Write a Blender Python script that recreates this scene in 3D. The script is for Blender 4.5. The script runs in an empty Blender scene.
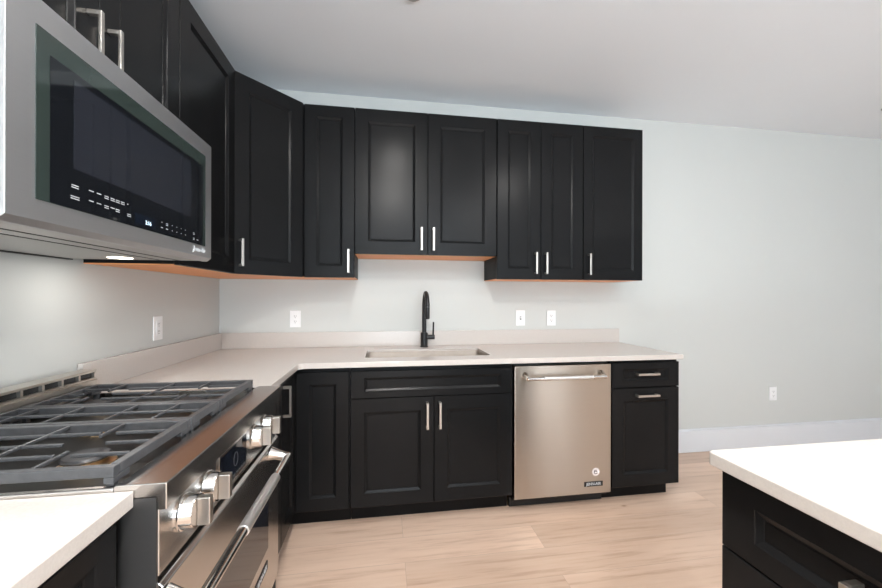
import bpy, math, random
from mathutils import Vector, Matrix
random.seed(7)
scene = bpy.context.scene
COL = scene.collection

# ------------------------------------------------------------------ camera
cam_d = bpy.data.cameras.new('camera')
cam_d.sensor_fit = 'HORIZONTAL'; cam_d.sensor_width = 36.0
cam_d.lens = 370.507 * 36.0 / 882.0
cam_d.shift_y = (297.35 - 294.0) / 882.0
cam_d.clip_start = 0.02
cam = bpy.data.objects.new('camera', cam_d); COL.objects.link(cam)
th, ro = 0.151863, 0.002261
F = Vector((math.sin(th), math.cos(th), 0)); R0 = Vector((math.cos(th), -math.sin(th), 0)); U0 = Vector((0, 0, 1))
Rv = R0 * math.cos(ro) + U0 * math.sin(ro); Uv = -R0 * math.sin(ro) + U0 * math.cos(ro)
M = Matrix((Rv, Uv, -F)).transposed().to_4x4(); M.translation = Vector((1.0969, -2.6899, 1.26024))
cam.matrix_world = M
scene.camera = cam

# ------------------------------------------------------------------ view, world
vs = scene.view_settings
vs.view_transform = 'Standard'; vs.look = 'None'; vs.gamma = 1.0; vs.use_curve_mapping = False
vs.exposure = 0.0
world = bpy.data.worlds.new('sky'); scene.world = world; world.use_nodes = True
wb = world.node_tree.nodes['Background']; wb.inputs[0].default_value = (0.75, 0.86, 1.0, 1); wb.inputs[1].default_value = 1.0

# ------------------------------------------------------------------ daylight and ceiling lamps
def area_light(name, loc, rot, sx, sy, power, col=(1, 1, 1), shape='RECTANGLE', spread=math.pi):
    l = bpy.data.lights.new(name, 'AREA'); l.shape = shape; l.size = sx
    if shape in ('RECTANGLE', 'ELLIPSE'): l.size_y = sy
    l.energy = power; l.color = col; l.spread = spread
    o = bpy.data.objects.new(name, l); COL.objects.link(o); o.location = loc; o.rotation_euler = rot
    return o
DAY = (0.80, 0.91, 1.0)
WARM = (1.0, 0.965, 0.92)
X_R, Y_F, Z_C = 8.6, -6.6, 2.688
area_light('daylight_right', (X_R + 0.05, -4.3, 1.35), (0, math.radians(90), 0), 2.0, 3.4, 20, DAY)
area_light('daylight_front', (4.80, Y_F - 0.05, 1.2), (math.radians(90), 0, 0), 0.7, 2.2, 13, DAY)
area_light('daylight_front', (1.9, Y_F - 0.05, 1.45), (math.radians(90), 0, 0), 2.4, 1.5, 45, DAY)
# added fill lights aimed up through the front windows to brighten the ceiling
area_light('upward_fill', (1.9, Y_F - 0.35, 0.55), (math.radians(135), 0, 0), 2.6, 0.6, 900, (0.82, 0.92, 1.0))
area_light('upward_fill', (4.8, Y_F - 0.35, 0.35), (math.radians(130), 0, 0), 0.8, 0.6, 6, (0.93, 0.96, 1.0))
LAMPS = [(1.20, -1.80, 13), (1.20, -2.95, 50), (1.20, -4.2, 25), (2.6, -2.5, 18), (2.6, -4.2, 26), (5.2, -4.4, 9)]     # x, y, power

# ------------------------------------------------------------------ materials
def nodes(name):
    m = bpy.data.materials.new(name); m.use_nodes = True
    nt = m.node_tree; return m, nt, nt.nodes['Principled BSDF']
def S(b, **k):
    for a, v in k.items():
        a = a.replace('_', ' ')
        if a in b.inputs:
            b.inputs[a].default_value = (*v, 1) if isinstance(v, tuple) and len(v) == 3 else v
def coords(nt, scale=(1, 1, 1), kind='Object'):
    tc = nt.nodes.new('ShaderNodeTexCoord'); mp = nt.nodes.new('ShaderNodeMapping')
    mp.inputs['Scale'].default_value = scale; nt.links.new(tc.outputs[kind], mp.inputs[0]); return mp.outputs[0]
def noise(nt, vec, scale, detail=4, rough=0.5):
    n = nt.nodes.new('ShaderNodeTexNoise'); n.inputs['Scale'].default_value = scale
    n.inputs['Detail'].default_value = detail; n.inputs['Roughness'].default_value = rough
    nt.links.new(vec, n.inputs['Vector']); return n.outputs['Fac']
def ramp(nt, fac, stops):
    r = nt.nodes.new('ShaderNodeValToRGB'); e = r.color_ramp.elements
    while len(e) < len(stops): e.new(0.5)
    for i, (p, c) in enumerate(stops): e[i].position = p; e[i].color = (*c, 1)
    nt.links.new(fac, r.inputs[0]); return r.outputs[0]
def bump(nt, b, h, strength, dist):
    n = nt.nodes.new('ShaderNodeBump'); n.inputs['Strength'].default_value = strength; n.inputs['Distance'].default_value = dist
    nt.links.new(h, n.inputs['Height']); nt.links.new(n.outputs[0], b.inputs['Normal'])
def plain(name, col, rough=0.5, metal=0.0, var=0.04, vs_=8, bmp=0.0, **k):
    m, nt, b = nodes(name); S(b, Roughness=rough, Metallic=metal, **k)
    f = noise(nt, coords(nt), vs_)
    lo = tuple(c * (1 - var) for c in col); hi = tuple(min(1, c * (1 + var)) for c in col)
    nt.links.new(ramp(nt, f, [(0.3, lo), (0.7, hi)]), b.inputs['Base Color'])
    if bmp: bump(nt, b, noise(nt, coords(nt), 260, 2), bmp, 0.001)
    return m
def steel(name, col, rough, aniso=0.75, rot=0.0, grain='h'):
    m, nt, b = nodes(name); S(b, Metallic=1.0, Roughness=rough, Anisotropic=aniso)
    b.inputs['Anisotropic Rotation'].default_value = 0.25
    sc = (1.5, 1.5, 700) if grain == 'h' else (420, 420, 1.5) if grain == 'v' else (3, 420, 420) 
    f = noise(nt, coords(nt, sc), 1.0, 3)
    lo = tuple(c * 0.985 for c in col); hi = tuple(min(1, c * 1.015) for c in col)
    nt.links.new(ramp(nt, f, [(0.3, lo), (0.7, hi)]), b.inputs['Base Color'])
    mr = nt.nodes.new('ShaderNodeMapRange'); mr.inputs[3].default_value = rough * 0.97; mr.inputs[4].default_value = rough * 1.03
    nt.links.new(f, mr.inputs[0]); nt.links.new(mr.outputs[0], b.inputs['Roughness'])
    t = nt.nodes.new('ShaderNodeTangent'); t.direction_type = 'UV_MAP'; t.uv_map = 'UVMap'
    nt.links.new(t.outputs[0], b.inputs['Tangent'])
    return m

def floor_mat():
    m, nt, b = nodes('oak_planks'); S(b, Roughness=0.42)
    tc = nt.nodes.new('ShaderNodeTexCoord')
    br = nt.nodes.new('ShaderNodeTexBrick'); br.offset = 0.37; br.offset_frequency = 2
    br.inputs['Scale'].default_value = 1; br.inputs['Brick Width'].default_value = 1.9; br.inputs['Row Height'].default_value = 0.185
    br.inputs['Mortar Size'].default_value = 0.0011; br.inputs['Mortar Smooth'].default_value = 0.3; br.inputs['Bias'].default_value = 0
    br.inputs['Color1'].default_value = (0.0, 0.0, 0.0, 1); br.inputs['Color2'].default_value = (1, 1, 1, 1); br.inputs['Mortar'].default_value = (0.5, 0.5, 0.5, 1)
    nt.links.new(tc.outputs['Object'], br.inputs['Vector'])
    # grain that jumps from plank to plank
    add = nt.nodes.new('ShaderNodeVectorMath'); add.operation = 'ADD'
    mul = nt.nodes.new('ShaderNodeVectorMath'); mul.operation = 'MULTIPLY'; mul.inputs[1].default_value = (3.1, 7.7, 1)
    nt.links.new(br.outputs['Color'], mul.inputs[0]); nt.links.new(tc.outputs['Object'], add.inputs[0]); nt.links.new(mul.outputs[0], add.inputs[1])
    mp = nt.nodes.new('ShaderNodeMapping'); mp.inputs['Scale'].default_value = (1.6, 22, 1); nt.links.new(add.outputs[0], mp.inputs[0])
    g = noise(nt, mp.outputs[0], 1.6, 8, 0.62)
    mp2 = nt.nodes.new('ShaderNodeMapping'); mp2.inputs['Scale'].default_value = (0.8, 4, 1); nt.links.new(add.outputs[0], mp2.inputs[0])
    g2 = noise(nt, mp2.outputs[0], 1.2, 3, 0.5)
    base = ramp(nt, g, [(0.30, (0.52, 0.365, 0.275)), (0.47, (0.655, 0.485, 0.38)), (0.72, (0.70, 0.535, 0.43))])
    tint = ramp(nt, br.outputs['Color'], [(0.0, (0.84, 0.81, 0.78)), (1.0, (1.06, 1.05, 1.04))])
    tint2 = ramp(nt, g2, [(0.3, (0.90, 0.88, 0.86)), (0.7, (1.04, 1.04, 1.04))])
    def mulc(a, c):
        x = nt.nodes.new('ShaderNodeMix'); x.data_type = 'RGBA'; x.blend_type = 'MULTIPLY'; x.inputs[0].default_value = 1
        nt.links.new(a, x.inputs[6]); nt.links.new(c, x.inputs[7]); return x.outputs[2]
    c = mulc(mulc(base, tint), tint2)
    # knots
    v = nt.nodes.new('ShaderNodeTexVoronoi'); v.inputs['Scale'].default_value = 1.0
    mp3 = nt.nodes.new('ShaderNodeMapping'); mp3.inputs['Scale'].default_value = (1.7, 3.3, 1); nt.links.new(tc.outputs['Object'], mp3.inputs[0]); nt.links.new(mp3.outputs[0], v.inputs['Vector'])
    kn = ramp(nt, v.outputs['Distance'], [(0.0, (0.42, 0.32, 0.26)), (0.035, (0.95, 0.93, 0.9)), (0.06, (1, 1, 1))])
    c = mulc(c, kn)
    mx = nt.nodes.new('ShaderNodeMix'); mx.data_type = 'RGBA'; mx.inputs[7].default_value = (0.44, 0.32, 0.25, 1)
    nt.links.new(br.outputs['Fac'], mx.inputs[0]); nt.links.new(c, mx.inputs[6]); nt.links.new(mx.outputs[2], b.inputs['Base Color'])
    bump(nt, b, g, 0.06, 0.002)
    return m
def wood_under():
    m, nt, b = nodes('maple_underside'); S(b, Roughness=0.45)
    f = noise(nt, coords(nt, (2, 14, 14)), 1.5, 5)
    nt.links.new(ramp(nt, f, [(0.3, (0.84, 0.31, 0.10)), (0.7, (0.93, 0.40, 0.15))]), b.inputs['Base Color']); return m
def quartz(name, col):
    m, nt, b = nodes(name); S(b, Roughness=0.22); b.inputs['Specular IOR Level'].default_value = 0.5
    f = noise(nt, coords(nt), 190, 3, 0.7); 
    nt.links.new(ramp(nt, f, [(0.35, tuple(c * 0.95 for c in col)), (0.65, tuple(min(1, c * 1.03) for c in col))]), b.inputs['Base Color']); return m

MT = dict(
    floor=floor_mat(),
    wall=plain('wall_paint', (0.56, 0.57, 0.55), 0.62, var=0.012, vs_=1.2, bmp=0.05),
    ceiling=plain('ceiling_paint', (0.80, 0.83, 0.865), 0.8, var=0.01, vs_=1),
    trim=plain('trim_white', (0.66, 0.675, 0.70), 0.35, var=0.01),
    cab=plain('cabinet_black', (0.0085, 0.0087, 0.0092), 0.26, var=0.12, vs_=3, bmp=0.02, Specular_IOR_Level=0.135),
    cabin=plain('cabinet_side_black', (0.006, 0.006, 0.0065), 0.42, var=0.1, vs_=3, Specular_IOR_Level=0.135),
    wood=wood_under(),
    quartz=quartz('grey_quartz', (0.56, 0.515, 0.48)),
    steel=steel('brushed_steel', (0.53, 0.475, 0.415), 0.28, 0.95),
    steel_l=steel('brushed_steel_light', (0.62, 0.60, 0.58), 0.25, 0.5),
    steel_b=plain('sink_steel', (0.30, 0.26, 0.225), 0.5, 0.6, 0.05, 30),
    steel_r=steel('range_steel', (0.62, 0.60, 0.58), 0.25, 0.45),
    steel_m=steel('soft_brushed_steel', (0.53, 0.54, 0.555), 0.50, 0.4),
    steel_d=steel('brushed_steel_dark', (0.18, 0.178, 0.175), 0.45, 0.4),
    chrome=plain('polished_steel', (0.66, 0.645, 0.62), 0.14, 1.0, 0.02),
    nickel=plain('satin_nickel', (0.60, 0.565, 0.52), 0.34, 1.0, 0.03),
    knurl=plain('knurled_steel', (0.74, 0.73, 0.72), 0.42, 1.0, 0.08, 500),
    iron=plain('cast_iron', (0.060, 0.062, 0.067), 0.36, 0.0, 0.15, 60, bmp=0.25),
    pan=plain('burner_pan', (0.014, 0.013, 0.012), 0.32, 0.0, 0.1, 20, Specular_IOR_Level=0.2),
    brass=plain('burner_brass', (0.75, 0.52, 0.30), 0.3, 1.0, 0.08, 30),
    cap=plain('burner_cap', (0.03, 0.03, 0.033), 0.4, 0.2, 0.1, 30),
    black=plain('black_plastic', (0.008, 0.008, 0.009), 0.45, var=0.1),
    matte=plain('matte_black_metal', (0.012, 0.012, 0.013), 0.33, 0.2, 0.1),
    glass=plain('dark_glass', (0.006, 0.007, 0.009), 0.05, 0.0, 0.05, IOR=1.6),
    glassg=plain('green_tinted_glass', (0.024, 0.034, 0.031), 0.06, 0.0, 0.05),
    window=plain('oven_window', (0.016, 0.018, 0.024), 0.04, 0.0, 0.05, IOR=1.75),
    mwunder=plain('grey_enamel', (0.42, 0.42, 0.41), 0.45, 0.1, 0.02),
    white=plain('white_plastic', (0.82, 0.82, 0.82), 0.3, var=0.01),
    slot=plain('dark_slot', (0.05, 0.05, 0.05), 0.6),
    ink=plain('light_print', (0.5, 0.52, 0.54), 0.5, var=0.02),
    ink_dark=plain('dark_print', (0.05, 0.03, 0.035), 0.5),
    sticker=plain('sticker_paper', (0.80, 0.74, 0.74), 0.5, var=0.02),
    bluescreen=plain('display_glass', (0.006, 0.009, 0.016), 0.08, var=0.05),
    disc=plain('fixture_grey', (0.35, 0.35, 0.35), 0.5, var=0.02),
)
def emit(name, col, s):
    m, nt, b = nodes(name); S(b, Base_Color=(0.8, 0.8, 0.8)); b.inputs['Emission Color'].default_value = (*col, 1); b.inputs['Emission Strength'].default_value = s; return m
MT['lamp'] = emit('lamp_glow', (1, 0.93, 0.85), 9)
MT['mwlamp'] = emit('cooktop_lamp_glow', (1, 0.9, 0.74), 7)
MT['digits'] = emit('blue_digits', (0.45, 0.8, 1.0), 1.3)
m_, nt_, b_ = nodes('window_pane'); S(b_, Roughness=0.02, IOR=1.45); b_.inputs['Transmission Weight'].default_value = 1.0; MT['pane'] = m_

# ------------------------------------------------------------------ mesh helpers
class MB:
    def __init__(s): s.v = []; s.f = []
    def add(s, vs, fs):
        n = len(s.v); s.v += [Vector(p) for p in vs]; s.f += [tuple(i + n for i in f) for f in fs]; return s
    def box(s, x0, x1, y0, y1, z0, z1):
        x0, x1 = sorted((x0, x1)); y0, y1 = sorted((y0, y1)); z0, z1 = sorted((z0, z1))
        return s.add([(x0, y0, z0), (x1, y0, z0), (x1, y1, z0), (x0, y1, z0), (x0, y0, z1), (x1, y0, z1), (x1, y1, z1), (x0, y1, z1)],
                     [(0, 3, 2, 1), (4, 5, 6, 7), (0, 1, 5, 4), (1, 2, 6, 5), (2, 3, 7, 6), (3, 0, 4, 7)])
    def prism(s, pts, z0, z1):              # pts counter-clockwise in plan
        n = len(pts)
        return s.add([(x, y, z0) for x, y in pts] + [(x, y, z1) for x, y in pts],
                     [tuple(range(n - 1, -1, -1)), tuple(range(n, 2 * n))] + [(i, (i + 1) % n, n + (i + 1) % n, n + i) for i in range(n)])
    def extrude_y(s, pts, y0, y1):          # pts = (x, z) outline
        n = len(pts)
        return s.add([(x, y0, z) for x, z in pts] + [(x, y1, z) for x, z in pts],
                     [tuple(range(n)), tuple(range(2 * n - 1, n - 1, -1))] + [(i, n + i, n + (i + 1) % n, (i + 1) % n) for i in range(n)])
    def tube(s, path, r, seg=16, cap=True):
        path = [Vector(p) for p in path]; rs = r if isinstance(r, (list, tuple)) else [r] * len(path)
        rings = []; up = None
        for i, p in enumerate(path):
            d = (path[min(i + 1, len(path) - 1)] - path[max(i - 1, 0)])
            if d.length < 1e-9: d = Vector((0, 0, 1))
            d.normalize()
            if up is None: up = d.orthogonal().normalized()
            else:
                up = up - d * up.dot(d); up = up.normalized() if up.length > 1e-6 else d.orthogonal().normalized()
            w = d.cross(up)
            rings.append([p + (up * math.cos(2 * math.pi * k / seg) + w * math.sin(2 * math.pi * k / seg)) * rs[i] for k in range(seg)])
        vs = [v for rg in rings for v in rg]; fs = []
        for i in range(len(rings) - 1):
            for k in range(seg):
                a = i * seg + k; b = i * seg + (k + 1) % seg; fs.append((a, b, b + seg, a + seg))
        if cap: fs.append(tuple(range(seg - 1, -1, -1))); fs.append(tuple((len(rings) - 1) * seg + k for k in range(seg)))
        return s.add(vs, fs)
    def lathe(s, c, axis, prof, seg=28):    # prof = (radius, along)
        c = Vector(c); ax = Vector(axis).normalized(); path = [c + ax * a for r, a in prof]
        u = ax.orthogonal().normalized(); w = ax.cross(u)
        vs = [p + (u * math.cos(2 * math.pi * k / seg) + w * math.sin(2 * math.pi * k / seg)) * prof[i][0] for i, p in enumerate(path) for k in range(seg)]
        fs = [(i * seg + k, i * seg + (k + 1) % seg, (i + 1) * seg + (k + 1) % seg, (i + 1) * seg + k) for i in range(len(prof) - 1) for k in range(seg)]
        fs.append(tuple(range(seg - 1, -1, -1))); fs.append(tuple((len(prof) - 1) * seg + k for k in range(seg)))
        return s.add(vs, fs)
    def build(s, name, mat, parent=None, bevel=0.0, smooth=False, kind=None, label=None, seg=2):
        off = world_origin(parent) if parent else Vector((0, 0, 0))
        me = bpy.data.meshes.new(name); me.from_pydata([v - off for v in s.v], [], s.f)
        mats = mat if isinstance(mat, list) else [mat]
        for m in mats: me.materials.append(MT[m])
        import bmesh
        bm = bmesh.new(); bm.from_mesh(me); bmesh.ops.recalc_face_normals(bm, faces=bm.faces); bm.to_mesh(me); bm.free()
        uv = me.uv_layers.new(name='UVMap')
        for p in me.polygons:
            n = p.normal; ax = max(range(3), key=lambda i: abs(n[i]))
            for li in p.loop_indices:
                co = me.vertices[me.loops[li].vertex_index].co
                uv.data[li].uv = (co.y, co.z) if ax == 0 else (co.x, co.z) if ax == 1 else (co.y, co.x)
        if smooth:
            for p in me.polygons: p.use_smooth = True
        o = bpy.data.objects.new(name, me); COL.objects.link(o)
        if smooth:
            try: me.set_sharp_from_angle(angle=math.radians(35))
            except Exception: pass
        if parent: o.parent = parent
        if bevel:
            b = o.modifiers.new('bevel', 'BEVEL'); b.width = bevel; b.segments = seg; b.limit_method = 'ANGLE'; b.angle_limit = math.radians(35)
        if kind: o['kind'] = kind
        if label: o['label'] = label
        return o
ORG = {}
def world_origin(o):
    t = Vector((0, 0, 0))
    while o is not None: t = t + o.location; o = o.parent
    return t
def thing(name, label, cat, loc, group=None):
    o = bpy.data.objects.new(name, None); COL.objects.link(o); o.location = loc; o.empty_display_size = 0.1
    o['label'] = label; o['category'] = cat
    if group: o['group'] = group
    return o
def tag(o, label, cat, group=None):
    o['label'] = label; o['category'] = cat
    if group: o['group'] = group
    return o
def struct(mb, name, mat, **k): return mb.build(name, mat, kind='structure', **k)

def front(mb, O, u, w, h, su=0.073, sv=0.073, t=0.019, depth=1.0):
    """A cabinet door or drawer front with a moulded recessed panel. O lower corner on the face plane, u along the width."""
    O = Vector(O); u = Vector(u).normalized(); z = Vector((0, 0, 1)); n = u.cross(z)   # n points out of the face
    s = 0
    rings = [(0, 0, -t), (0, 0, -0.002), (0.002, 0.002, 0), (su, sv, 0), (su + .002, sv + .002, -.0025 * depth), (su + .013, sv + .013, -.008 * depth),
             (su + .0145, sv + .0145, -.0105 * depth), (su + .0175, sv + .0175, -.0105 * depth), (su + .0185, sv + .0185, -.009 * depth)]
    vs = []; fs = []
    for a, b, d in rings:
        for (p, q) in ((a, b), (w - a, b), (w - a, h - b), (a, h - b)): vs.append(O + u * p + z * q + n * d)
    for i in range(len(rings) - 1):
        for k in range(4): fs.append((i * 4 + k, i * 4 + (k + 1) % 4, (i + 1) * 4 + (k + 1) % 4, (i + 1) * 4 + k))
    L = (len(rings) - 1) * 4
    fs += [(3, 2, 1, 0), (L, L + 1, L + 2, L + 3)]
    return mb.add(vs, fs)
def pull(C, u, along, n, L=0.145, parent=None, label=None):
    """square-section bar pull centred at C on the face; along = bar direction, n = outward."""
    C = Vector(C); a = Vector(along); n = Vector(n); s = a.cross(n); hw = 0.0062
    mb = MB()
    def obox(c, ha, hs, hn):
        vs = [c + a * i * ha + s * j * hs + n * k * hn for k in (-1, 1) for j in (-1, 1) for i in (-1, 1)]
        mb.add(vs, [(0, 1, 3, 2), (4, 6, 7, 5), (0, 4, 5, 1), (2, 3, 7, 6), (0, 2, 6, 4), (1, 5, 7, 3)])
    obox(C + n * 0.031, L / 2, hw, 0.004)
    for e in (-1, 1): obox(C + a * e * (L / 2 - 0.006) + n * 0.0135, 0.006, hw, 0.0138)
    return mb.build('handle', 'nickel', parent, bevel=0.0012, label=label)
def text_mesh(txt, size, O, u, parent, name, mat, depth=0.0006, shear=0.0, align='CENTER', bold=0.0):
    """writing that lies on a vertical face; O = centre, u = reading direction."""
    cu = bpy.data.curves.new('t', 'FONT'); cu.body = txt; cu.size = size; cu.extrude = depth; cu.align_x = align; cu.align_y = 'CENTER'; cu.shear = shear; cu.offset = bold
    to = bpy.data.objects.new('t', cu); COL.objects.link(to); dg = bpy.context.evaluated_depsgraph_get()
    me0 = bpy.data.meshes.new_from_object(to.evaluated_get(dg)); bpy.data.objects.remove(to)
    u = Vector(u).normalized(); z = Vector((0, 0, 1)); n = u.cross(z); O = Vector(O)
    mb = MB(); mb.add([O + u * v.co.x + z * v.co.y + n * v.co.z for v in me0.vertices], [tuple(p.vertices) for p in me0.polygons])
    return mb.build(name, mat, parent)
XP, XN, YP, YN, ZP = (1, 0, 0), (-1, 0, 0), (0, 1, 0), (0, -1, 0), (0, 0, 1)

# ------------------------------------------------------------------ room shell
struct(MB().box(-0.12, X_R + 0.12, Y_F - 0.12, 0.12, -0.1, 0.0), 'floor', 'floor')
struct(MB().box(-0.12, X_R + 0.12, Y_F - 0.12, 0.12, Z_C, Z_C + 0.1), 'ceiling', 'ceiling')
struct(MB().box(-0.12, 0, Y_F, 0, 0, Z_C), 'wall_left', 'wall')
struct(MB().box(-0.12, X_R + 0.12, 0, 0.12, 0, Z_C), 'wall_back', 'wall')
wr = MB(); wr.box(X_R, X_R + 0.12, Y_F, -6.0, 0, Z_C); wr.box(X_R, X_R + 0.12, -2.6, 0, 0, Z_C); wr.box(X_R, X_R + 0.12, -6.0, -2.6, 2.35, Z_C); wr.box(X_R, X_R + 0.12, -6.0, -2.6, 0, 0.35)
struct(wr, 'wall_right', 'wall')
wf = MB()
for a, b in ((-0.12, 0.7), (3.1, 4.45), (5.15, X_R + 0.12)): wf.box(a, b, Y_F - 0.12, Y_F, 0, Z_C)
wf.box(0.7, 3.1, Y_F - 0.12, Y_F, 0, 0.7); wf.box(0.7, 3.1, Y_F - 0.12, Y_F, 2.2, Z_C); wf.box(4.45, 5.15, Y_F - 0.12, Y_F, 0, 0.1); wf.box(4.45, 5.15, Y_F - 0.12, Y_F, 2.3, Z_C)
struct(wf, 'wall_front', 'wall')
def window(i, a, b, z0, z1, axis):
    f = MB(); k = 0.06
    def bx(p, q, r, s_):
        if axis == 'y': f.box(p, q, Y_F - 0.04, Y_F + 0.02, r, s_)
        else: f.box(X_R - 0.02, X_R + 0.04, p, q, r, s_)
    bx(a - k, a, z0 - k, z1 + k); bx(b, b + k, z0 - k, z1 + k); bx(a, b, z0 - k, z0); bx(a, b, z1, z1 + k)
    m = (a + b) / 2; bx(m - 0.03, m + 0.03, z0, z1); bx(a, m - 0.03, (z0 + z1) / 2 - 0.02, (z0 + z1) / 2 + 0.02); bx(m + 0.03, b, (z0 + z1) / 2 - 0.02, (z0 + z1) / 2 + 0.02)
    struct(f, f'window_{i}', 'trim')
window(1, 0.7, 3.1, 0.70, 2.2, 'y'); window(2, 4.45, 5.15, 0.1, 2.3, 'y'); window(3, -6.0, -2.6, 0.35, 2.35, 'x')
def baseboard(pts_box, name):
    struct(pts_box, name, 'trim', bevel=0.004)
baseboard(MB().box(2.915, X_R, -0.016, 0, 0, 0.178).box(2.915, X_R, -0.011, 0, 0.178, 0.19), 'baseboard_back')
baseboard(MB().box(X_R - 0.016, X_R, -6.6, -0.016, 0, 0.19), 'baseboard_right')
baseboard(MB().box(0, X_R - 0.016, Y_F, Y_F + 0.016, 0, 0.19), 'baseboard_front')

# lamps in the ceiling (behind the field of view)
for i, (x, y, LAMP_POWER) in enumerate(LAMPS):
    d = thing('recessed_light', 'round white recessed ceiling downlight in the ceiling behind the viewpoint', 'light', (x, y, Z_C), 'recessed downlights in the ceiling')
    MB().lathe((x, y, Z_C), (0, 0, -1), [(0.085, 0), (0.085, 0.004), (0.078, 0.007), (0.066, 0.004), (0.066, 0.002)]).build('trim_ring', 'white', d, smooth=True)
    MB().lathe((x, y, Z_C - 0.0045), (0, 0, -1), [(0.062, 0), (0.062, 0.001)]).build('lamp', 'lamp', d)
    L = area_light('downlight', (x, y, Z_C - 0.012), (0, 0, 0), 0.14, 0.14, LAMP_POWER, WARM, 'DISK')
# two small round fixtures the frame only just catches
def ceiling_fixture(x, y, label):
    d = thing('ceiling_fixture', label, 'ceiling fixture', (x, y, Z_C))
    MB().lathe((x, y, Z_C), (0, 0, -1), [(0.045, 0), (0.045, 0.004), (0.038, 0.010), (0.0, 0.011)]).build('cover', 'disc', d, smooth=True)
ceiling_fixture(1.228, -0.950, 'small grey round ceiling fixture above the sink, cut by the top edge')
ceiling_fixture(4.83, -0.46, 'small grey round ceiling fixture near the right edge of the view')

# ------------------------------------------------------------------ cabinets
def pair_handles(O, u, n, w, zlow, parent): pass
def upper(name, label, poly, z0, z1, org):
    t = thing(name, label, 'cabinet', org, None)
    MB().prism(poly, z0 + 0.003, z1).build('body', 'cabin', t)
    MB().prism(poly, z0, z0 + 0.0028).build('bottom_panel', 'wood', t, label='bare warm wood underside')
    return t
def door(parent, O, u, w, h, hs=None, hz=None, su=0.073, horiz=False, hlen=0.145, name='door', sv=None):
    """door front; hs = handle position along the width, hz = handle centre height above the door's lower edge"""
    O = Vector(O); u = Vector(u).normalized(); n = u.cross(Vector(ZP))
    d = front(MB(), O, u, w, h, su, sv if sv is not None else su).build(name, 'cab', parent)
    if hs is not None:
        pull(O + u * hs + Vector(ZP) * hz, u, u if horiz else Vector(ZP), n, hlen, d)
    return d
FU, BU, Z0, Z1, ZS = 0.325, 0.304, 1.382, 2.447, 1.532
g = 0.002
def rect(x0, x1, y0, y1): return [(x0, y0), (x1, y0), (x1, y1), (x0, y1)]
# back wall, from the corner to the right
t = upper('wall_cabinet', 'tall black diagonal wall cabinet filling the left corner, handle at its lower left', [(0.002, -0.002), (0.002, -0.609), (BU, -0.609), (0.609, -BU), (0.609, -0.002)], Z0, Z1, (0.2, -0.2, Z0))
dv = Vector((1, 1, 0)).normalized(); nv = Vector((1, -1, 0)).normalized()
p0 = Vector((BU, -0.609, 0)) + nv * 0.0195 + dv * 0.006
door(t, p0 + Vector((0, 0, Z0)), dv, 0.403, Z1 - Z0 - 0.004, 0.030, 0.112, su=0.078)
t = upper('wall_cabinet', 'narrow black wall cabinet between the diagonal corner cabinet and the sink cabinets', rect(0.611, 0.912, -BU, -0.002), Z0, Z1, (0.76, -0.15, Z0))
door(t, (0.612, -FU, Z0), XP, 0.299, Z1 - Z0 - 0.004, 0.299 - 0.033, 0.102, su=0.072)
t = upper('wall_cabinet', 'short wide two-door black wall cabinet above the sink and faucet', rect(0.914, 1.832, -BU, -0.002), ZS, Z1, (1.37, -0.15, ZS))
door(t, (0.915, -FU, ZS), XP, 0.4555, Z1 - ZS - 0.004, 0.4555 - 0.040, 0.100, su=0.080)
door(t, (1.3735, -FU, ZS), XP, 0.4555, Z1 - ZS - 0.004, 0.034, 0.100, su=0.080)
t = upper('wall_cabinet', 'tall black two-door wall cabinet right of the sink above the switch and outlet', rect(1.834, 2.444, -BU, -0.002), Z0, Z1, (2.14, -0.15, Z0))
door(t, (1.835, -FU, Z0), XP, 0.303, Z1 - Z0 - 0.004, 0.303 - 0.040, 0.108, su=0.073)
door(t, (2.1405, -FU, Z0), XP, 0.303, Z1 - Z0 - 0.004, 0.030, 0.108, su=0.073)
t = upper('wall_cabinet', 'single-door black wall cabinet at the far right end of the run', rect(2.446, 2.892, -BU, -0.002), Z0, Z1, (2.67, -0.15, Z0))
door(t, (2.448, -FU, Z0), XP, 0.446, Z1 - Z0 - 0.004, 0.036, 0.106, su=0.066)
# left wall
t = upper('wall_cabinet', 'black wall cabinet on the left wall between the microwave and the corner', rect(0.002, BU, -1.143, -0.611), Z0, Z1, (0.15, -0.88, Z0))
door(t, (FU, -1.142, Z0), YP, 0.525, Z1 - Z0 - 0.004, 0.034, 0.108, su=0.078)
ZM = 1.822
t = upper('wall_cabinet', 'short two-door black wall cabinet above the microwave', rect(0.002, BU, -1.955, -1.145), ZM, Z1, (0.15, -1.55, ZM))
door(t, (FU, -1.954, ZM), YP, 0.4065, Z1 - ZM - 0.004, 0.4065 - 0.038, 0.12, su=0.078)
door(t, (FU, -1.5455, ZM), YP, 0.400, Z1 - ZM - 0.004, 0.034, 0.12, su=0.078)

FB, BB, KB, ZT = 0.635, 0.614, 0.535, 0.880     # front plane, box depth, toe kick depth, cabinet top
def base(label, poly, toe, org, ztop=ZT - 0.006):
    t = thing('base_cabinet', label, 'cabinet', org)
    MB().prism(poly, 0.105, ztop).build('body', 'cabin', t)
    MB().prism(toe, 0.0, 0.1045).build('toe_kick', 'cabin', t)
    return t
t = base('black corner base cabinet with a hinged L-shaped door, beside the range', [(0.002, -0.002), (0.002, -0.913), (BB, -0.913), (BB, -BB), (0.913, -BB), (0.913, -0.002)],
         [(0.002, -0.002), (0.002, -0.913), (KB, -0.913), (KB, -KB), (0.913, -KB), (0.913, -0.002)], (0.4, -0.4, 0))
door(t, (FB + 0.001, -FB, 0.116), XP, 0.272, 0.742, su=0.066)
door(t, (FB, -0.911, 0.116), YP, 0.272, 0.742, 0.032, 0.742 - 0.085, su=0.066)
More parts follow.
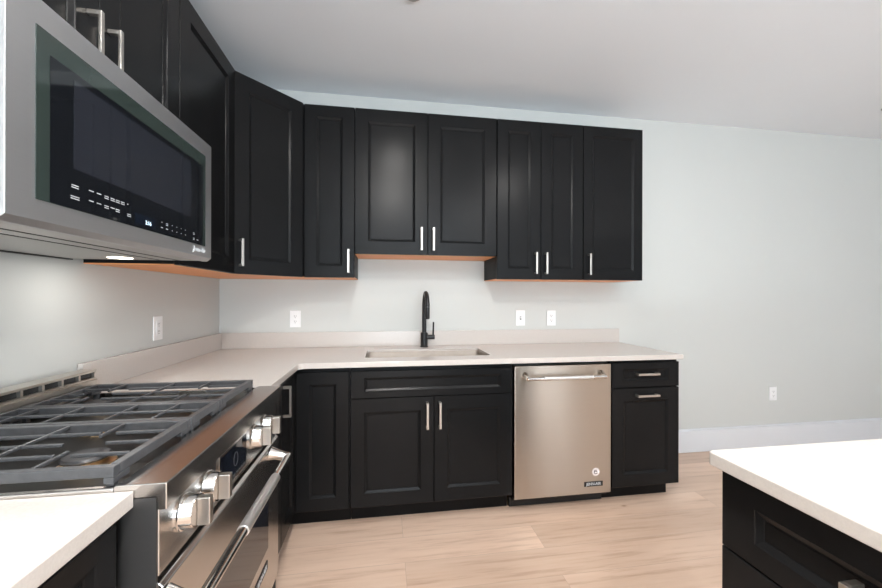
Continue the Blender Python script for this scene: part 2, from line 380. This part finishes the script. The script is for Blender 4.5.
t = base('slim black base cabinet squeezed between the range and the corner cabinet', rect(0.002, BB, -1.182, -0.915), rect(0.002, KB, -1.182, -0.915), (0.3, -1.05, 0))
door(t, (FB, -1.181, 0.116), YP, 0.264, 0.742, su=0.06)
t = thing('base_cabinet', 'wide two-door black sink base cabinet below the faucet', 'cabinet', (1.37, -0.3, 0))
wl = MB(); wl.box(0.915, 0.933, -BB, -0.002, 0.105, ZT - 0.006); wl.box(1.815, 1.833, -BB, -0.002, 0.105, ZT - 0.006); wl.box(0.933, 1.815, -0.02, -0.002, 0.105, ZT - 0.006)
wl.box(0.933, 1.815, -BB, -0.02, 0.105, 0.123); wl.box(0.933, 1.815, -BB, -BB + 0.02, 0.123, ZT - 0.006)
wl.build('body', 'cabin', t); MB().box(0.915, 1.833, -KB, -0.002, 0, 0.1045).build('toe_kick', 'cabin', t)
door(t, (0.917, -FB, 0.7095), XP, 0.914, 0.147, su=0.072, sv=0.036, name='false_drawer_front')
door(t, (0.917, -FB, 0.116), XP, 0.4555, 0.5895, 0.4555 - 0.038, 0.489, su=0.073)
door(t, (1.3755, -FB, 0.116), XP, 0.4555, 0.5895, 0.030, 0.489, su=0.073)
t = base('black base cabinet with a drawer at the right end of the counter', rect(2.456, 2.912, -BB, -0.002), rect(2.456, 2.905, -KB, -0.002), (2.68, -0.3, 0))
door(t, (2.460, -FB, 0.7135), XP, 0.451, 0.151, 0.222, 0.083, su=0.072, sv=0.040, horiz=True, name='drawer_front')
door(t, (2.460, -FB, 0.110), XP, 0.451, 0.598, 0.222, 0.556, su=0.074, horiz=True, name='pull_out_front')
NY0, NY1 = -2.72, -1.955
t = base('black base cabinet on the left in front of the range, under the bright counter', rect(0.002, BB, -2.70, NY1 - 0.004), rect(0.002, KB, -2.70, NY1 - 0.004), (0.3, -2.3, 0))
door(t, (FB, -2.699, 0.7135), YP, 0.736, 0.151, 0.368, 0.076, su=0.046, sv=0.040, horiz=True, name='drawer_front')
door(t, (FB, -2.699, 0.116), YP, 0.367, 0.5895, 0.33, 0.489); door(t, (FB, -2.330, 0.116), YP, 0.367, 0.5895, 0.034, 0.489)

# ------------------------------------------------------------------ countertops
CT, CB, CE, CX = 0.911, 0.881, 0.654, 2.930
SX0, SX1, SY0, SY1 = 0.988, 1.737, -0.515, -0.205
RY0, RY1 = -1.946, -1.190            # the range's near and far side
t = thing('countertop', 'L-shaped grey-beige quartz countertop with the sink cut into it', 'countertop', (1.4, -0.3, CB))
def arc(cx, cy, r, a0, a1, n=8): return [(cx + r * math.cos(math.radians(a0 + (a1 - a0) * i / n)), cy + r * math.sin(math.radians(a0 + (a1 - a0) * i / n))) for i in range(n + 1)]
outer = [(0.002, RY1 + 0.002)] + [(CE, RY1 + 0.002)] + arc(CE + 0.03, -CE - 0.03, 0.03, 180, 90)[0:] + arc(CX - 0.008, -CE + 0.008, 0.008, -90, 0, 4) + [(CX, -0.002), (0.002, -0.002)]
def slab_with_hole(outer, hole, z0, z1, name, mat, parent):
    import bmesh
    bm = bmesh.new()
    def loop(pts, z): 
        vs = [bm.verts.new((x, y, z)) for x, y in pts]; return [bm.edges.new((vs[i], vs[(i + 1) % len(vs)])) for i in range(len(vs))]
    es = loop(outer, z1) + loop(hole, z1)
    bmesh.ops.triangle_fill(bm, use_beauty=True, use_dissolve=True, edges=es)
    r = bmesh.ops.extrude_face_region(bm, geom=bm.faces[:]); 
    for v in [x for x in r['geom'] if isinstance(x, bmesh.types.BMVert)]: v.co.z = z0
    bmesh.ops.recalc_face_normals(bm, faces=bm.faces)
    off = world_origin(parent)
    mb = MB(); bm.verts.index_update(); mb.add([v.co.copy() for v in bm.verts], [tuple(v.index for v in f.verts) for f in bm.faces]); bm.free()
    return mb.build(name, mat, parent, bevel=0.002)
hole = arc(SX0 + .02, SY0 + .02, .02, 180, 270, 5) + arc(SX1 - .02, SY0 + .02, .02, 270, 360, 5) + arc(SX1 - .02, SY1 - .02, .02, 0, 90, 5) + arc(SX0 + .02, SY1 - .02, .02, 90, 180, 5)
slab_with_hole(outer, hole, CB, CT, 'slab', 'quartz', t)
tag(MB().box(0.022, 2.925, -0.020, -0.002, CT + 0.0003, 1.017).build('backsplash', 'quartz', None, bevel=0.0015), 'low grey-beige quartz backsplash strip along the back wall behind the faucet', 'backsplash')
tag(MB().box(0.002, 0.0215, -1.170, -0.002, CT + 0.0003, 1.017).build('backsplash', 'quartz', None, bevel=0.0015), 'low grey-beige quartz backsplash strip on the left wall running toward the range', 'backsplash')
t = thing('countertop', 'bright quartz countertop in the lower left corner in front of the range', 'countertop', (0.3, -2.3, CB))
MB().prism([(0.002, NY0), (CE, NY0), (CE - 0.002, NY1 + 0.008), (0.002, NY1 + 0.008)], CB, CT).build('slab', 'quartz', t, bevel=0.002)
# ------------------------------------------------------------------ sink and faucet
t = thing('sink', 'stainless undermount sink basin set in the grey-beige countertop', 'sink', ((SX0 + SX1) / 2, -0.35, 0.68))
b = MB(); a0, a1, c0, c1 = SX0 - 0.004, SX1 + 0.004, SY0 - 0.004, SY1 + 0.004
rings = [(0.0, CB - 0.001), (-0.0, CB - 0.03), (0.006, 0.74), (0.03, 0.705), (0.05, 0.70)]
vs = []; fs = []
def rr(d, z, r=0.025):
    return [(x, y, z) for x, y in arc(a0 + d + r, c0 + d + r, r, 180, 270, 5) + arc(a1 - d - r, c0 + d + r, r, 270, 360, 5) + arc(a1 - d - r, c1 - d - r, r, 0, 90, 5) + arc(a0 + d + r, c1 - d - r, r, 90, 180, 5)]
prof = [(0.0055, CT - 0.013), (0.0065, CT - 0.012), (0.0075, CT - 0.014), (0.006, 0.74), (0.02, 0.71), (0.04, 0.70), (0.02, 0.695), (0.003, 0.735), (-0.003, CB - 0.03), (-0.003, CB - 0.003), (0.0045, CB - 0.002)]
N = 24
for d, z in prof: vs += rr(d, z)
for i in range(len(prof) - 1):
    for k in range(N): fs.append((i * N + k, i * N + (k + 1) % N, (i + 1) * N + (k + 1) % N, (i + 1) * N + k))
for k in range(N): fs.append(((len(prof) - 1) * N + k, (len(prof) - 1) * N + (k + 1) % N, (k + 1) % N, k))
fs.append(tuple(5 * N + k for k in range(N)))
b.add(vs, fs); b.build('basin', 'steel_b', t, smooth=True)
MB().lathe((1.36, -0.35, 0.7002), ZP, [(0.045, 0), (0.045, 0.003), (0.03, 0.001), (0.0, 0.001)]).build('drain', 'chrome', t, smooth=True)
FX, FY = 1.376, -0.085
t = thing('faucet', 'matte black gooseneck faucet with a side lever behind the sink', 'faucet', (FX, FY, CT))
MB().lathe((FX, FY, CT), ZP, [(0.029, 0), (0.029, 0.006), (0.0255, 0.009), (0.0255, 0.098), (0.021, 0.102)]).build('base', 'matte', t, smooth=True)
Rr = 0.082; zc = 1.302 - Rr - 0.013
path = [(FX, FY, CT + 0.10), (FX, FY, zc)] + [(FX + 0.004 * i / 12, FY - Rr + Rr * math.cos(math.pi * i / 12), zc + Rr * math.sin(math.pi * i / 12)) for i in range(1, 13)] + [(FX + 0.004, FY - 2 * Rr, zc - 0.01)]
MB().tube(path, 0.015, 18).build('spout', 'matte', t, smooth=True)
MB().lathe((FX + 0.004, FY - 2 * Rr, zc - 0.011), (0, 0, -1), [(0.0145, 0), (0.0150, 0.01), (0.0150, 0.075), (0.013, 0.08)]).build('spray_head', 'matte', t, smooth=True)
lv = MB().tube([(FX + 0.02, FY, CT + 0.068), (FX + 0.074, FY, CT + 0.068)], 0.0165, 18).build('lever_hub', 'matte', t, smooth=True)
MB().tube([(FX + 0.064, FY, CT + 0.08), (FX + 0.066, FY, CT + 0.175)], 0.006, 10).build('lever', 'matte', lv, smooth=True)

# ------------------------------------------------------------------ outlets
def outlet(P, u, label, kind='outlet'):
    P = Vector(P); u = Vector(u); n = u.cross(Vector(ZP)); z = Vector(ZP)
    t = thing('wall_outlet' if kind == 'outlet' else 'light_switch', label, 'outlet' if kind == 'outlet' else 'switch', tuple(P))
    def ob(mb, cu, cz, hu, hz, d0, d1):
        vs = [P + u * (cu + i * hu) + z * (cz + j * hz) + n * d for d in (d0, d1) for j in (-1, 1) for i in (-1, 1)]
        mb.add(vs, [(0, 1, 3, 2), (4, 6, 7, 5), (0, 4, 5, 1), (2, 3, 7, 6), (0, 2, 6, 4), (1, 5, 7, 3)]); return mb
    ob(MB(), 0, 0, 0.036, 0.058, 0.0005, 0.006).build('cover_plate', 'white', t, bevel=0.002)
    if kind == 'outlet':
        r = ob(MB(), 0, 0, 0.0175, 0.034, 0.0061, 0.008).build('receptacle', 'white', t, bevel=0.001)
        s_ = MB()
        for cz in (-0.018, 0.018):
            ob(s_, -0.006, cz + 0.003, 0.0012, 0.0045, 0.0081, 0.0085); ob(s_, 0.006, cz + 0.003, 0.0012, 0.0038, 0.0081, 0.0085); ob(s_, 0, cz - 0.008, 0.0022, 0.0022, 0.0081, 0.0085)
        s_.build('slots', 'slot', r)
    else:
        r = ob(MB(), 0, 0, 0.006, 0.013, 0.0061, 0.0068).build('switch_well', 'slot', t)
        ob(MB(), 0, 0.003, 0.0045, 0.007, 0.0069, 0.016).build('toggle', 'white', t, bevel=0.001)
outlet((0, -0.691, 1.107), YP, 'white duplex outlet on the left wall between range and corner')
outlet((0.489, 0, 1.108), XP, 'white duplex outlet on the back wall left of the faucet')
outlet((2.118, 0, 1.105), XP, 'white toggle switch on the back wall right of the faucet', 'switch')
outlet((2.365, 0, 1.103), XP, 'white duplex outlet just right of the toggle switch above the dishwasher')
outlet((4.365, 0, 0.448), XP, 'white outlet low on the bare wall at right above the baseboard')

# ------------------------------------------------------------------ dishwasher
DX0, DX1, DZ0, DZ1, DY = 1.842, 2.448, 0.090, 0.862, -0.640
t = thing('dishwasher', 'stainless steel dishwasher with a bar handle between the black base cabinets', 'dishwasher', (2.145, -0.3, 0))
MB().box(DX0 + 0.004, DX1 - 0.004, -0.60, -0.02, 0.06, 0.870).build('body', 'black', t)
MB().box(DX0 + 0.002, DX1 - 0.002, -0.545, -0.53, 0.0, 0.0595).build('toe_kick', 'black', t)
d = MB().box(DX0, DX1, DY, -0.601, DZ0, DZ1).build('door', 'steel', t, bevel=0.004, seg=3)
def rail_handle(mb, A, B, r): mb.tube([A, B], r, 20)
HX0, HX1, HZ, HY = 1.900, 2.385, 0.797, -0.690
h = MB().tube([(HX0, HY, HZ), (HX1, HY, HZ)], 0.0105, 20).build('handle', 'chrome', d, smooth=True)
MB().tube([(HX0 + 0.10, HY, HZ), (HX1 - 0.085, HY, HZ)], 0.0125, 24).build('knurled_grip', 'knurl', h, smooth=True)
for x in (HX0 + 0.006, HX1 - 0.004):
    MB().tube([(x, DY + 0.001, HZ + 0.014), (x, DY - 0.015, HZ + 0.008), (x, HY + 0.014, HZ + 0.002), (x, HY + 0.002, HZ)], [0.019, 0.015, 0.0125, 0.014], 18).build('handle_bracket', 'chrome', h, smooth=True)
def badge(parent, C, u, w, h, size):
    C = Vector(C); u = Vector(u); n = u.cross(Vector(ZP)); z = Vector(ZP); mb = MB()
    vs = [C + u * i * w / 2 + z * j * h / 2 + n * dd for dd in (0.0, 0.0022) for j in (-1, 1) for i in (-1, 1)]
    mb.add(vs, [(0, 1, 3, 2), (4, 6, 7, 5), (0, 4, 5, 1), (2, 3, 7, 6), (0, 2, 6, 4), (1, 5, 7, 3)])
    bd = mb.build('badge', 'black', parent, bevel=0.0008)
    text_mesh('JENN-AIR', size, C + n * 0.0026, u, bd, 'lettering', 'ink', bold=0.0006)
badge(d, (2.334, DY - 0.0002, 0.149), XP, 0.120, 0.029, 0.0225)
SX, SZ = 2.349, 0.219
st = MB().lathe((SX, DY - 0.0002, SZ), YN, [(0.0235, 0), (0.0235, 0.0008)], 40).build('sticker', 'sticker', d)
mk = MB()
mk.tube([(SX + 0.011 * math.cos(math.radians(a)), DY - 0.0012, SZ + 0.011 * math.sin(math.radians(a))) for a in range(60, 331, 15)], 0.0019, 6)
mk.tube([(SX - 0.009, DY - 0.0012, SZ + 0.001), (SX + 0.009, DY - 0.0012, SZ + 0.003)], 0.0019, 6)
mk.build('sticker_mark', 'ink_dark', st)

# ------------------------------------------------------------------ range
RX, RXP, RXD, RT = 0.705, 0.690, 0.698, 0.921
t = thing('gas_range', 'stainless steel slide-in gas range with black cast iron grates on the left wall', 'range', (0.35, -1.57, 0))
MB().box(0.03, 0.66, RY0 + 0.005, RY1 - 0.005, 0.09, 0.895).build('body', 'steel_d', t, bevel=0.002)
for y in (RY0, RY1 - 0.0045): MB().box(0.03, RXP - 0.002, y, y + 0.0045, 0.09, 0.8952).build('side_panel', 'steel_d', t)
MB().box(0.05, 0.62, RY0 + 0.02, RY1 - 0.02, 0.0, 0.0895).build('plinth', 'black', t)
# cooktop tray with raised rim
ct = MB(); ct.box(0.03, 0.618, RY0 + 0.014, RY1 - 0.014, 0.8955, 0.899)
ct.build('burner_tray', 'pan', t)
for y in (RY0, RY1 - 0.014): MB().box(0.087, 0.618, y, y + 0.014, 0.8955, 0.917).build('side_rim', 'steel_l', t, bevel=0.003)
# front ledge (bullnose), with its returns
MB().extrude_y([(0.6182, 0.896), (0.6182, 0.918), (0.622, RT), (RX, RT), (RX, 0.872), (RXP - 0.0015, 0.872), (RXP - 0.0015, 0.896)], RY0, RY1).build('front_ledge', 'steel_r', t, bevel=0.0015)
cp = MB().extrude_y([(0.6602, 0.748), (0.6602, 0.8715), (RXP, 0.8715), (RXP, 0.748)], RY0 + 0.0048, RY1 - 0.0048).build('control_panel', 'steel_r', t, bevel=0.0015)
# rear vent trim
nsl = 11; L = (RY1 - 0.01 - RY0) / nsl
MB().box(0.0235, 0.086, RY0, RY1 - 0.004, 0.9175, 0.966).box(0.0235, 0.080, RY0, RY1 - 0.004, 0.966, 0.973).box(0.0235, 0.080, RY0, RY1 - 0.004, 0.992, 1.000).build('rear_trim', 'nickel', t, bevel=0.001)
MB().box(0.0235, 0.070, RY0 + 0.003, RY1 - 0.006, 0.9732, 0.9918).build('vent_recess', 'black', t)
for k in range(nsl + 1):
    y = RY0 + 0.004 + k * (RY1 - RY0 - 0.014) / nsl
    MB().box(0.0705, 0.080, y - 0.004, y + 0.004, 0.9732, 0.9918).build('vent_bar', 'nickel', t)
# burners
GX = [0.195, 0.470]; GY = [-1.345, -1.795]
for x in GX:
    for y in GY:
        bn = MB().lathe((x, y, 0.8992), ZP, [(0.052, 0), (0.050, 0.006), (0.036, 0.010), (0.036, 0.016)]).build('burner', 'brass', t, smooth=True)
        MB().lathe((x, y, 0.9154), ZP, [(0.040, 0), (0.042, 0.004), (0.038, 0.009), (0.0, 0.010)]).build('burner_cap', 'cap', bn, smooth=True)
bn = MB().lathe((0.333, -1.573, 0.8992), ZP, [(0.035, 0), (0.033, 0.008), (0.026, 0.014)]).build('burner', 'brass', t, smooth=True)
MB().lathe((0.333, -1.573, 0.9134), ZP, [(0.028, 0), (0.030, 0.004), (0.026, 0.009), (0.0, 0.010)]).build('burner_cap', 'cap', bn, smooth=True)
# grates
GZ = 0.951; gx0, gx1 = 0.092, 0.612
def grate(y0, y1, burners, label):
    mb = MB(); W = 0.017; hb = 0.010
    def bar(xa, xb, ya, yb, h=0.0075): mb.box(xa, xb, ya, yb, GZ - h, GZ)
    rh = 0.019; bar(gx0, gx1, y0, y0 + W, rh); bar(gx0, gx1, y1 - W, y1, rh); bar(gx0, gx0 + W, y0 + W, y1 - W, rh); bar(gx1 - W, gx1, y0 + W, y1 - W, rh)
    # deep skirt pieces and feet along the rims
    for xa in (gx0, gx1 - W):
        n = 3 if y1 - y0 > 0.2 else 1
        for ya, yb in ((y0, y0 + 0.045), (y1 - 0.045, y1)): mb.box(xa, xa + W, ya, yb, GZ - 0.031, GZ - rh)
        for yy in (y0 + 0.004, y1 - 0.018): mb.box(xa + 0.002, xa + W - 0.002, yy, yy + 0.014, 0.8992, GZ - 0.031)
    w = 0.0072
    if burners:
        xm = (gx0 + gx1) / 2; ym = (y0 + y1) / 2
        bar(xm - w / 2, xm + w / 2, y0 + W, y1 - W)
        for bx in GX:
            for (ya, yb) in ((y0 + W, ym - 0.042), (ym + 0.042, y1 - W)): bar(bx - w / 2, bx + w / 2, ya, yb)
            lo = gx0 + W if bx < xm else xm + w / 2; hi = xm - w / 2 if bx < xm else gx1 - W
            for dy, l in ((0, 0.075), (-0.062, 0.105), (0.062, 0.105)):
                bar(lo, min(lo + l, bx - 0.008) if dy else bx - 0.04, ym + dy - w / 2, ym + dy + w / 2); bar(bx + 0.04 if not dy else max(hi - l, bx + 0.008), hi, ym + dy - w / 2, ym + dy + w / 2)
    else:
        ym = (y0 + y1) / 2
        bar(gx0 + W, gx1 - W, ym - w / 2, ym + w / 2)
        for bx in (0.155, 0.265, 0.40, 0.51): bar(bx - w / 2, bx + w / 2, y0 + W, ym - w / 2); bar(bx - w / 2, bx + w / 2, ym + w / 2, y1 - W)
    mb.build('grate', 'iron', t, bevel=0.0018, label=label)
grate(-1.494, -1.212, True, 'black cast iron grate over the far pair of burners')
grate(-1.660, -1.4965, False, 'narrow black cast iron grate in the middle')
grate(-1.936, -1.6625, True, 'black cast iron grate over the near pair of burners')
# knobs
for y in (-1.352, -1.452, -1.765, -1.863):
    k = MB().lathe((RXP, y, 0.823), XP, [(0.037, 0), (0.0365, 0.006), (0.034, 0.007), (0.033, 0.0085), (0.0325, 0.028), (0.031, 0.031), (0.0, 0.0315)], 40).build('knob', 'chrome', cp, smooth=True)
    MB().box(RXP + 0.031, RXP + 0.056, y - 0.0085, y + 0.0085, 0.823 - 0.028, 0.823 + 0.028).build('knob_grip', 'nickel', k, bevel=0.002)
# display
dp = MB().box(RXP, RXP + 0.004, -1.700, -1.515, 0.762, 0.862).build('display', 'chrome', cp, bevel=0.001)
MB().box(RXP + 0.0041, RXP + 0.0052, -1.694, -1.521, 0.767, 0.857).build('display_glass', 'bluescreen', dp)
ic = MB(); ic.tube([(RXP + 0.0055, -1.60 + 0.014 * math.cos(math.radians(a)), 0.816 + 0.018 * math.sin(math.radians(a))) for a in range(0, 361, 20)], 0.0005, 6)
for k in range(9): ic.box(RXP + 0.0053, RXP + 0.0057, -1.68 + k * 0.017, -1.674 + k * 0.017, 0.777, 0.779)
ic.build('display_icons', 'slot', dp)
# oven door
od = MB().extrude_y([(0.6605, 0.205), (0.6605, 0.735), (0.690, 0.735), (RXD, 0.727), (RXD, 0.205)], RY0 + 0.005, RY1 - 0.005).build('oven_door', 'steel_r', t, bevel=0.002)
MB().box(RXD, RXD + 0.002, -1.815, -1.322, 0.385, 0.600).build('window_frame', 'chrome', od, bevel=0.0008)
MB().box(RXD + 0.0021, RXD + 0.003, -1.809, -1.328, 0.391, 0.594).build('oven_window', 'window', od)
hx, hz, hy0, hy1 = 0.757, 0.688, -1.944, -1.290
h = MB().tube([(hx, hy0, hz), (hx, hy1, hz)], 0.0125, 24).build('handle', 'chrome', od, smooth=True)
MB().tube([(hx, -1.722, hz), (hx, -1.450, hz)], 0.0148, 24).build('knurled_grip', 'knurl', h, smooth=True)
for y in (hy0 + 0.006, hy1 - 0.006):
    MB().tube([(RXD, y, hz + 0.016), (RXD + 0.02, y, hz + 0.012), (hx - 0.012, y, hz + 0.003), (hx, y, hz)], [0.024, 0.018, 0.0155, 0.0165], 20).build('handle_bracket', 'chrome', h, smooth=True)
badge(od, (RXD + 0.0002, -1.39, 0.335), YP, 0.120, 0.029, 0.0225)
MB().box(0.6605, 0.680, RY0 + 0.004, RY1 - 0.004, 0.10, 0.198).build('kick_panel', 'black', t)

# ------------------------------------------------------------------ microwave
MX, MY0, MY1, MZ0, MZ1 = 0.462, -1.959, -1.2035, 1.4005, 1.817
t = thing('microwave', 'stainless over-the-range microwave with a black glass door and blue clock', 'microwave', (0.2, -1.58, MZ0))
MB().box(0.003, MX - 0.03, MY0 + 0.003, MY1 - 0.003, MZ0 + 0.004, MZ1 - 0.002).build('body', 'steel_l', t, bevel=0.002)
fr = MB().extrude_y([(MX - 0.0295, MZ0 - 0.010), (MX - 0.0295, MZ1), (MX - 0.003, MZ1), (MX, MZ1 - 0.003), (MX, MZ0 + 0.001), (MX - 0.013, MZ0 - 0.010)], MY0, MY1).build('door', 'steel_m', t, bevel=0.001)
MB().box(0.004, MX - 0.030, MY0 + 0.006, MY1 - 0.006, MZ0 - 0.008, MZ0 + 0.0038).build('underside', 'mwunder', t)
gv = MB(); gv.box(MX - 0.105, MX - 0.100, MY0 + 0.01, MY1 - 0.01, MZ0 - 0.0094, MZ0 - 0.0081); gv.box(MX - 0.165, MX - 0.160, MY0 + 0.01, MY1 - 0.01, MZ0 - 0.0094, MZ0 - 0.0081)
gv.box(0.004, 0.02, MY0 + 0.01, MY1 - 0.01, MZ0 - 0.012, MZ0 - 0.0081)
gv.build('vent_seam', 'black', t)
MB().lathe((0.21, -1.281, MZ0 - 0.0082), (0, 0, -1), [(0.034, 0), (0.034, 0.0015), (0.030, 0.002)]).build('cooktop_lamp', 'mwlamp', t)
L = area_light('cooktop_light', (0.21, -1.281, MZ0 - 0.014), (0, 0, 0), 0.05, 0.05, 1.1, (1, 0.97, 0.93), 'DISK')
GL0, GL1, GZ0, GZ1 = -1.904, -1.2515, 1.440, 1.763
gl = MB().box(MX, MX + 0.0015, GL0, GL1, GZ0, GZ1).build('glass_border', 'glassg', fr)
bp = MB().box(MX + 0.0016, MX + 0.0022, -1.876, -1.272, 1.441, 1.722).build('glass_panel', 'glass', fr)
MB().box(MX + 0.0023, MX + 0.0027, -1.821, -1.355, 1.524, 1.706).build('window', 'window', bp)
dd = MB().box(MX + 0.0023, MX + 0.0027, -1.632, -1.545, 1.449, 1.476).build('display', 'bluescreen', bp)
text_mesh('3:16', 0.0150, (MX + 0.0030, -1.578, 1.4585), YP, dd, 'clock_digits', 'digits', 0.0002)
def mark(y, z, w, lines=1):
    for i in range(lines): MB().box(MX + 0.0023, MX + 0.0026, y - w / 2, y + w / 2, z - 0.0009 - i * 0.0045, z + 0.0009 - i * 0.0045).build('button_label', 'ink', bp)
for y in (-1.818,):
    mark(y, 1.4895, 0.018, 2); mark(y, 1.4665, 0.022, 2)
for i, y in enumerate((-1.775, -1.753, -1.730, -1.711, -1.694, -1.677)):
    mark(y, 1.4905, 0.013, 1 if i < 2 else 2)
    if i < 5: mark(y, 1.4685, 0.013, 1 if i in (0, 1, 3) else 2)
mark(-1.659, 1.4905, 0.003); mark(-1.654, 1.466, 0.014, 2)
for i, y in enumerate((-1.515, -1.490, -1.463, -1.438, -1.413, -1.388)):
    mark(y, 1.4745, 0.010 if i == 1 else 0.003, 2 if i == 1 else 1); mark(y, 1.459, 0.010 if i < 2 else 0.003)
mark(-1.335, 1.4745, 0.008, 2); mark(-1.335, 1.457, 0.008, 2); mark(-1.31, 1.4545, 0.011)
text_mesh('Jenn-Air', 0.025, (MX + 0.0012, -1.293, 1.4235), YP, fr, 'logo', 'ink', 0.0008, shear=0.35)

# ------------------------------------------------------------------ island
IX, IY1 = 1.860, -1.949
ICX = 1.829
t = thing('island_cabinet', 'black island cabinet with drawers in the lower right corner', 'cabinet', (2.2, -3.0, 0))
MB().box(IX + 0.02, 2.49, -4.4, IY1 - 0.001, 0.105, 0.874).build('body', 'cabin', t, bevel=0.001)
MB().box(IX + 0.09, 2.42, -4.33, IY1 - 0.07, 0, 0.1045).build('toe_kick', 'cabin', t)
yy = IY1 - 0.001
for w in (0.60, 0.60, 0.60, 0.60):
    for z0, hgt in ((0.699, 0.168), (0.412, 0.284), (0.116, 0.292)):
        if w is None: continue
        door(t, (IX, yy, z0), YN, w - 0.004, hgt, (w - 0.004) / 2 + 0.018, hgt - 0.060 if hgt > 0.2 else hgt / 2 + 0.012, su=0.075, sv=0.048 if hgt < 0.2 else 0.06, horiz=True, name='drawer_front')
    yy -= w
t = thing('island_countertop', 'bright white quartz island countertop in the lower right corner', 'countertop', (2.2, -3.2, 0.881))
MB().prism([(ICX + 0.012, -4.45), (2.52, -4.45), (2.52, IY1 + 0.007)] + arc(ICX + 0.012, IY1 + 0.007 - 0.012, 0.012, 90, 180, 5) + [(ICX, -4.44)], CB, CT).build('slab', 'quartz', t, bevel=0.003, seg=3)
